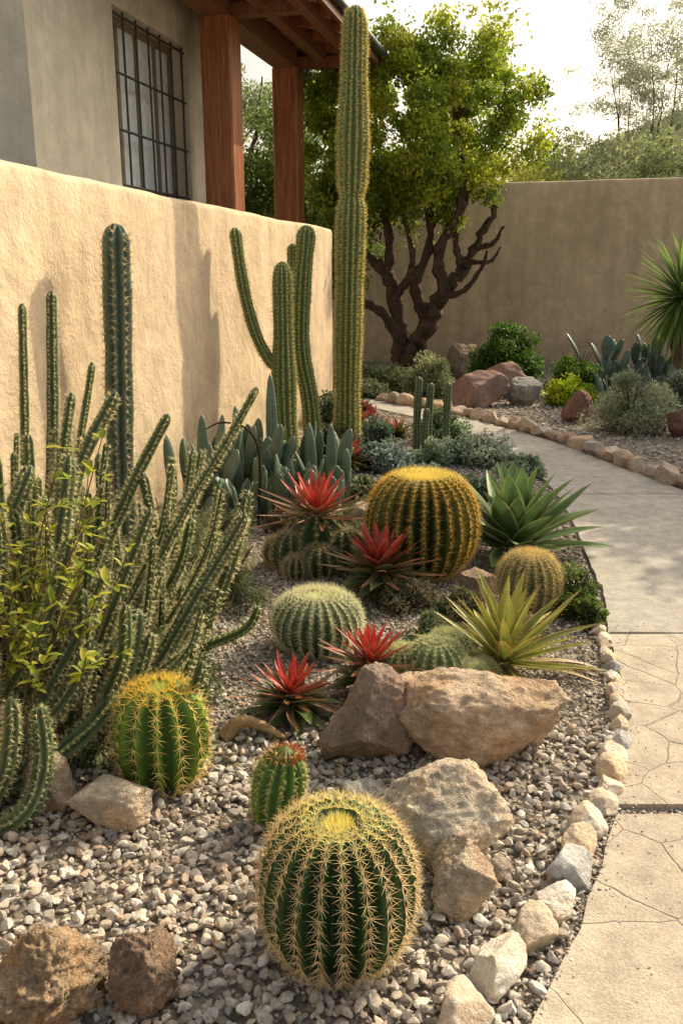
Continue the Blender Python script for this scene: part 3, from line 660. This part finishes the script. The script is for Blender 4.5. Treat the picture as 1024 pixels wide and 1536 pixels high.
bush('spiny_shrub', (-.54, 3.85, 0), .22, .36, [(.16, .19, .09), (.26, .27, .14), (.34, .31, .18)], 6500, .032, .007, 26, .5)
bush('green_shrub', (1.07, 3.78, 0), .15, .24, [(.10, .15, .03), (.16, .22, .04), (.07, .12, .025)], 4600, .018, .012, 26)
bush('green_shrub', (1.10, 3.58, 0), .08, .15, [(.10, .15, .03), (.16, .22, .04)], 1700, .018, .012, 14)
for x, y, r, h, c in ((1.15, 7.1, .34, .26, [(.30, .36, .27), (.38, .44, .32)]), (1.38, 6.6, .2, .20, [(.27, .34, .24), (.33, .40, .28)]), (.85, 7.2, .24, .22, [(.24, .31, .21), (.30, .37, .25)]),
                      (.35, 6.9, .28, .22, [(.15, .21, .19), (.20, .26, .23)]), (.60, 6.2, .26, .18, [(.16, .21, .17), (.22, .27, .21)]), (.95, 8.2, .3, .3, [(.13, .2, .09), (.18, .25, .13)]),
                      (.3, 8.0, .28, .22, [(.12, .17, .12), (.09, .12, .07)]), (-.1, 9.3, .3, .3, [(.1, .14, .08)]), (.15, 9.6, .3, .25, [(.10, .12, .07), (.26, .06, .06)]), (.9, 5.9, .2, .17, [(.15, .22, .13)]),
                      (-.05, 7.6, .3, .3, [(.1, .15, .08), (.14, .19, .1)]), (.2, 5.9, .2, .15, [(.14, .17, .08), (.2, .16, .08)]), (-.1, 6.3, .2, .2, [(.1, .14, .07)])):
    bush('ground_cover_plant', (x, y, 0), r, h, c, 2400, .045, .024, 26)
for x, y, r, h, c in ((.15, 5.4, .2, .12, [(.18, .19, .09), (.28, .18, .09)]), (-.62, 2.95, .25, .3, [(.15, .19, .08), (.2, .24, .1)]), (.42, 3.42, .16, .12, [(.15, .18, .08), (.18, .22, .1)]),
                      (.30, 3.85, .22, .13, [(.16, .14, .08), (.16, .18, .09)]), (-.3, 5.1, .24, .16, [(.22, .15, .08), (.14, .15, .07)]), (-.75, 4.8, .3, .25, [(.12, .14, .07), (.16, .19, .09)]),
                      (.72, 3.45, .15, .1, [(.2, .16, .1), (.16, .18, .09)]), (-.9, 4.3, .3, .45, [(.12, .16, .07), (.18, .22, .1)]), (.1, 4.75, .2, .14, [(.2, .14, .09), (.14, .15, .08)]), (-.85, 3.5, .28, .45, [(.13, .17, .07), (.18, .22, .1)]),
                      (.0, 3.75, .13, .09, [(.22, .17, .1), (.15, .17, .08)]), (.55, 3.75, .13, .1, [(.22, .17, .1), (.15, .17, .08)])):
    bush('ground_cover_plant', (x, y, 0), r, h, c, 2600, .04, .008, 18, .6)

# ------------------------------------------------------------------ rocks
rock('boulder', (.085, 2.52, 0), (.170, .13, .185), (.44, .33, .26), 21, .1, amp=.09)
rock('boulder', (.44, 2.55, 0), (.300, .18, .165), (.76, .58, .41), 12, -.15, amp=.09)
rock('boulder', (.285, 2.06, 0), (.165, .165, .130), (.86, .75, .59), 36, .3, amp=.09)
rock('boulder', (.280, 1.84, 0), (.085, .10, .09), (.70, .57, .42), 44, .3, amp=.09)
rock('stone', (-.855, 2.24, 0), (.085, .08, .095), (.60, .49, .37), 51, .2, 5)
rock('stone', (-.655, 2.17, 0), (.120, .09, .082), (.74, .64, .51), 63, .1, 5)
rock('boulder', (-.62, 1.50, 0), (.14, .12, .115), (.54, .40, .26), 71, .5, dmin=.7, dmax=.95, amp=.2)
rock('boulder', (-.415, 1.53, 0), (.09, .08, .11), (.44, .32, .23), 83, .9, dmin=.65, dmax=.95, amp=.18)
rock('stone', (.07, 2.28, 0), (.07, .06, .03), (.6, .57, .52), 91, .3, 5)
rock('stone', (.19, 2.24, 0), (.05, .05, .035), (.52, .48, .4), 92, .3, 5)
rock('stone', (.20, 5.2, 0), (.16, .12, .09), (.50, .42, .32), 93, .3, 5)
rock('stone', (-.02, 4.95, 0), (.09, .09, .06), (.55, .48, .4), 94, .3, 5)
rock('stone', (.66, 3.98, 0), (.1, .08, .08), (.50, .36, .26), 95, .3, 5)
rock('stone', (.40, 1.93, 0), (.04, .035, .03), (.6, .5, .4), 96, .3, 4)
rock('stone', (.05, 1.98, 0), (.045, .04, .03), (.6, .54, .46), 97, .9, 4)
rock('boulder', (1.66, 10.5, 0), (.40, .3, .25), (.40, .28, .24), 103, .0, 5)
rock('boulder', (2.22, 10.7, 0), (.22, .2, .19), (.42, .40, .38), 104, .4, 5)
rock('boulder', (2.1, 11.3, 0), (.35, .2, .27), (.46, .31, .24), 108, .4, 5)
rock('boulder', (2.53, 9.3, 0), (.16, .16, .2), (.34, .19, .155), 105, .4, 5)
rock('boulder', (3.35, 8.4, 0), (.2, .2, .18), (.32, .18, .15), 106, .4, 5)
rock('boulder', (1.75, 12.9, 0), (.22, .2, .33), (.40, .32, .25), 107, .4, 5)
mb = MB(); tube(mb, catmull([(0, 0, .0), (.05, .01, .05), (.12, .0, .045), (.2, -.02, .01)], 14), [.03, .028, .026, .024, .025, .022, .02, .02, .017, .016, .015, .012, .01, .004], segs=9, cg=(.35, .22, .12), cc=(.38, .25, .13)); mb.build('dead_branch', [M_BARK], (-.39, 2.62, .01))
mb = MB(); n = 650; Y = U(1.3, 4.6, n); X = U(-1, 1, n); k = X < LX(Y) - .05
leafcloud(mb, np.stack([X[k], Y[k], np.full(k.sum(), .028)], 1), .03, .006, np.tile((.4, .26, .14), (k.sum(), 1)) * U(.5, 1.3, (k.sum(), 1)))
mb.build('leaf_litter', [M_THIN])

# ------------------------------------------------------------------ trees
def branch(mb, pts, r0, r1, segs=9, jit=.09, col=(.12, .08, .055)):
    P = catmull(pts, 8 * len(pts)); K = len(P)
    P[1:-1] += rng.normal(0, jit * r0, (K - 2, 3))
    R = np.linspace(r0, r1, K) * (1 + .16 * np.sin(np.arange(K) * 1.3 + U(0, 6)))
    tube(mb, P, R, ribs=3, depth=.25, spr=4, cg=np.array(col) * .6, cc=col, mat=1, pw=1.5)
mb = MB()
B = [([(0, 0, 0), (.06, 0, .4), (.34, .0, .9), (.5, .05, 1.25), (.85, .1, 1.65), (1.0, .1, 1.95), (1.3, .1, 2.55)], .20, .05),
     ([(-.1, 0, 0), (-.12, 0, .7), (-.28, .05, 1.45), (-.62, .1, 1.85), (-.95, .1, 2.2)], .17, .05),
     ([(.3, 0, .85), (.10, 0, 1.4), (.32, .1, 2.1), (.1, .1, 3.4)], .12, .04), ([(.55, .05, 1.25), (.44, 0, 1.9), (.75, -.1, 2.6), (.6, 0, 3.9)], .12, .04),
     ([(-.3, .05, 1.45), (-.32, .1, 2.2), (-.65, .1, 3.5)], .1, .04), ([(.0, 0, .3), (-.35, -.1, .95), (-.72, -.15, 1.2), (-1.15, -.2, 1.75)], .1, .04),
     ([(.8, .1, 1.7), (.72, .15, 2.2), (1.05, .2, 3.2)], .08, .03), ([(1.0, .1, 1.95), (1.25, 0, 2.0), (1.4, 0, 2.25)], .06, .02), ([(.85, .1, 1.75), (1.2, -.1, 1.75), (1.35, -.1, 1.95)], .05, .015),
     ([(-.2, 0, 1.2), (.05, -.1, 1.7), (-.1, -.1, 2.4)], .08, .03), ([(.2, 0, 0), (.12, 0, .5), (.34, 0, .9)], .14, .12), ([(-.6, .1, 1.85), (-.85, 0, 1.75), (-1.2, 0, 2.1)], .05, .015),
     ([(.5, 0, 1.2), (.85, -.1, 1.35), (1.1, -.1, 1.7), (1.15, -.1, 1.9)], .06, .02), ([(.1, .1, 3.2), (-.4, 0, 4.0), (-.7, 0, 4.3)], .05, .01), ([(.6, 0, 3.6), (.9, 0, 4.1), (1.2, 0, 4.2)], .05, .01),
     ([(.3, .1, 2.2), (.9, .2, 3.0), (1.3, .1, 3.5)], .05, .01), ([(-.6, .1, 3.2), (-1.1, 0, 3.6), (-1.3, 0, 3.8)], .04, .01)]
for p, a, b in B: branch(mb, p, a, b)
q = nrm(rng.normal(size=(170, 3)))
lob = np.array([.74 + .40 * noise.noise(Vector(v) * 1.6 + Vector((4, 2, 7))) for v in q])[:, None] + .12
q = q * lob * (U(.25, 1, (170, 1)) ** .5)
c = q * np.array([1.9, 1.6, 1.5]) + np.array([-.02, 0, 3.60])
c = c[(c[:, 2] > 2.3)]
tc = [(.25, .33, .035), (.32, .39, .04), (.19, .27, .03), (.42, .46, .05)]
clumped(mb, c, .27, 330, .072, .042, tc, 0, -.2, .85, .6)
clumped(mb, c[::2] + rng.normal(0, .22, (len(c[::2]), 3)), .34, 70, .072, .042, tc, 0, -.2, .85, .8)
c2 = np.array([(-.9, 0, 2.5), (-1.1, -.2, 2.3), (-.7, .1, 2.2), (-.3, 0, 2.5), (.0, .2, 2.4), (.3, 0, 2.55), (.7, .2, 2.7), (1.2, .1, 2.7), (-1.3, 0, 2.7), (-.9, -.1, 1.95), (-.5, .3, 2.6), (-1.2, .2, 2.0)])
clumped(mb, c2, .30, 320, .072, .042, [(.16, .23, .035), (.20, .27, .035)], 0, -.2, .8, .6)
mb.build('garden_tree', [M_FOL, M_BARK], (1.0, 13.5, 0))
def tree(name, loc, h, cr, cz, nc, per, cols, L=.08, W=.04, tr=.14, crr=.4, p=.4, sq=.8, nb=7):
    mb = MB()
    for k in range(nb):
        a = k * 2.4 + U(-.3, .3); e = U(.25, .75)
        branch(mb, [(0, 0, 0), (.05 * math.cos(a), .05 * math.sin(a), h * .25), (cr[0] * .25 * math.cos(a), cr[1] * .25 * math.sin(a), h * .45), (cr[0] * e * .7 * math.cos(a + .3), cr[1] * e * .7 * math.sin(a + .3), h * .66), (cr[0] * e * math.cos(a), cr[1] * e * math.sin(a), h * U(.75, .9))], tr, tr * .1)
    q = ball(nc, p); c = q * np.array(cr) + np.array([0, 0, cz]); clumped(mb, c, crr, per, L, W, cols, 0, -.2, sq)
    return mb.build(name, [M_FOL, M_BARK], loc)
tree('background_tree', (-1.0, 15.0, 0), 3.8, (1.5, .8, 1.7), 2.5, 90, 280, [(.16, .23, .05), (.20, .28, .06), (.12, .18, .04)], .085, .045)
tree('background_tree', (-2.6, 18.5, 0), 6, (1.9, 1.4, 2.3), 3.8, 80, 260, [(.28, .34, .15), (.32, .38, .18)], .1, .045)
tree('olive_tree', (6.9, 21.5, 0), 7.4, (1.9, 1.6, 2.2), 5.9, 130, 170, [(.38, .41, .28), (.33, .37, .24), (.43, .45, .32)], .09, .024, .05, .36, .55, .6, 9)
tree('olive_tree', (9.3, 22.5, 0), 7.8, (2.0, 1.8, 2.2), 5.8, 90, 140, [(.38, .41, .28), (.33, .37, .24)], .09, .022, .05, .42, .55, .6, 9)
tree('shade_tree', (6.3, 10.1, 0), 5, (1.6, 2.2, .9), 3.8, 130, 200, [(.09, .15, .03), (.12, .18, .04)], .12, .07)
mb = MB()
for k in range(230):
    x = U(2.4, 14); y = 18.5 + U(-1, 3) - .251 * (x - 4); h = 3.75 + (x - 3) * .10 + U(-.6, .25)
    clumped(mb, [np.array([x, y, h - U(0, .9)])], .45, 210, .12, .045, [(.24, .28, .12), (.29, .32, .16), (.2, .24, .11)] if x > 4.3 else [(.50, .50, .11), (.38, .41, .09)], 0, .3)
for k in range(30):
    x = U(2.6, 12.5); y = 18.8 - .251 * (x - 4); tube(mb, catmull([(x, y, 0), (x + .1, y, 1.8), (x - .1, y + .1, 3.2)], 8), np.linspace(.06, .02, 8), segs=5, mat=1, cg=(.08, .06, .04), cc=(.1, .07, .05))
mb.build('hedge', [M_FOL, M_BARK])
mb = MB(); m = 60; xs = np.linspace(-60, 110, m); ys = np.linspace(38, 130, m); X, Y = np.meshgrid(xs, ys, indexing='ij')
Z = 14.0 * np.exp(-((X - 36) / 24) ** 2 - ((Y - 75) / 26) ** 2) + 3.5 * np.exp(-((Y - 90) / 20) ** 2)
Z += np.array([[noise.noise(Vector((x * .12, y * .12, 0))) * 1. for y in ys] for x in xs]) * np.clip((Y - 40) / 20, 0, 1) - .3
i, j = np.meshgrid(np.arange(m - 1), np.arange(m - 1), indexing='ij')
mb.add(np.stack([X, Y, Z], -1), np.stack([i * m + j, (i + 1) * m + j, (i + 1) * m + j + 1, i * m + j + 1], -1).reshape(-1, 4), (.28, .30, .16))
n = 16000; xx = U(-50, 100, n); yy = U(42, 100, n)
fi = (xx + 60) / 170 * (m - 1); fj = (yy - 38) / 92 * (m - 1); a0 = fi.astype(int); b0 = fj.astype(int); u = fi - a0; w = fj - b0
zz = Z[a0, b0] * (1 - u) * (1 - w) + Z[a0 + 1, b0] * u * (1 - w) + Z[a0, b0 + 1] * (1 - u) * w + Z[a0 + 1, b0 + 1] * u * w
leafcloud(mb, np.stack([xx, yy, zz + U(0, .4, n)], 1), .9, .7, np.tile((.26, .30, .15), (n, 1)) * U(.7, 1.2, (n, 1)))
mb.build('hill', [attrmat('hill_scrub', .9, 0, .3, .4, .5, 1.5)])

# ------------------------------------------------------------------ right-hand garden
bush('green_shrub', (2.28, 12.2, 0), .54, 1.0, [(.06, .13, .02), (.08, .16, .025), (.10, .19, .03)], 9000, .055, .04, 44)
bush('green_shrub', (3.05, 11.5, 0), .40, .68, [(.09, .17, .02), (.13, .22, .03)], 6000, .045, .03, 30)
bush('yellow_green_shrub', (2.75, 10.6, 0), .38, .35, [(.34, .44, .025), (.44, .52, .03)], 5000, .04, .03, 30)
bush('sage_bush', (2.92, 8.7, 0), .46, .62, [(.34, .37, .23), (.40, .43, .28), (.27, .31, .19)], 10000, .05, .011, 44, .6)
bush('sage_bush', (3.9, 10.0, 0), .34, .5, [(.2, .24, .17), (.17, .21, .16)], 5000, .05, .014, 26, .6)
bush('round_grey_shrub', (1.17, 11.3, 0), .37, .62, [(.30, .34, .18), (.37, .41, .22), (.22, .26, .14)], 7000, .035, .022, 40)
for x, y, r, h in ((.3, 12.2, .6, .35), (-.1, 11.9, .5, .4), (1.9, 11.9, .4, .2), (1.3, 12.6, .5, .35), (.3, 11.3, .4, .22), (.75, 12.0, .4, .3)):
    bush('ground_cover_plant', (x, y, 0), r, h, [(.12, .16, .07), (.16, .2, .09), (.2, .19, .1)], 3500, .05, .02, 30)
mb = MB()
for k in range(70):
    paddle(U(-.65, .6), U(-.35, .4), max(0, U(-.2, .5)), U(.09, .15), U(.26, .42), U(-1.3, 1.3), U(-.5, .5), [(.11, .17, .14), (.15, .21, .17), (.09, .13, .11)][k % 3], .02)
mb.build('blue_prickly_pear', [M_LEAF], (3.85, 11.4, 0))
for x, y in ((3.5, 10.2), (3.9, 9.3)):
    mb = MB(); rosette(mb, 30, .35, .07, .2, 1.4, .1, (.14, .20, .18), (.18, .25, .21), None, .05, .03); mb.build('blue_agave', [M_LEAF, M_SPINE], (x, y, 0))
mb = MB()
tube(mb, catmull([(0, 0, 0), (.03, 0, .5), (0, 0, 1.25)], 14), np.linspace(.11, .08, 14) * (1 + .1 * np.sin(np.arange(14) * 2.5)), segs=12, mat=1, cg=(.12, .09, .06), cc=(.14, .1, .07))
for k in range(190):
    t = k / 189; leaf(mb, (0, 0, 1.2 + .12 * t), k * 2.4, -1.2 + 2.6 * t + U(-.1, .1), U(.65, .88), .055, U(.1, .4), (.13, .21, .05), (.22, .32, .09), None, 6, .4, .3)
mb.build('yucca', [M_THIN, M_BARK], (4.30, 11.3, 0))

# ------------------------------------------------------------------ light, sky, camera
w = bpy.data.worlds.new('World'); SC.world = w; w.use_nodes = True; nt = w.node_tree; nt.nodes.clear()
sky = nd(nt, 'ShaderNodeTexSky', sky_type='NISHITA'); sky.sun_disc = False; sky.sun_elevation = EL; sky.sun_rotation = AZ
sky.air_density = 1.4; sky.dust_density = 6.0; sky.ozone_density = .4
hs = nd(nt, 'ShaderNodeHueSaturation'); hs.inputs['Saturation'].default_value = .55; hs.inputs['Value'].default_value = 1.35
wm = nd(nt, 'ShaderNodeMix', data_type='RGBA', blend_type='MULTIPLY'); wm.inputs[0].default_value = 1; wm.inputs[7].default_value = (1.05, 1, .92, 1)
bg = nd(nt, 'ShaderNodeBackground'); bg.inputs[1].default_value = .15; o = nd(nt, 'ShaderNodeOutputWorld')
nt.links.new(sky.outputs[0], hs.inputs['Color']); nt.links.new(hs.outputs[0], wm.inputs[6]); nt.links.new(wm.outputs[2], bg.inputs[0]); nt.links.new(bg.outputs[0], o.inputs[0])
ld = bpy.data.lights.new('sun', 'SUN'); ld.energy = 5.0; ld.angle = math.radians(.5); ld.color = (1, .85, .60)
lo = bpy.data.objects.new('sun', ld); lo.rotation_euler = sun_dir.to_track_quat('Z', 'Y').to_euler(); lo.location = (8, 8, 12); SC.collection.objects.link(lo)
cd = bpy.data.cameras.new('camera'); cam = bpy.data.objects.new('camera', cd); SC.collection.objects.link(cam)
cd.sensor_fit = 'VERTICAL'; cd.sensor_height = 36; cd.lens = 36 * 1300 / 1536; cd.clip_end = 1000; cd.clip_start = .05
cam.location = (0, 0, 1.5); cam.rotation_euler = (math.radians(90 - 15.07), 0, 0); SC.camera = cam
SC.view_settings.view_transform = 'Standard'; SC.view_settings.look = 'None'; SC.view_settings.exposure = 0
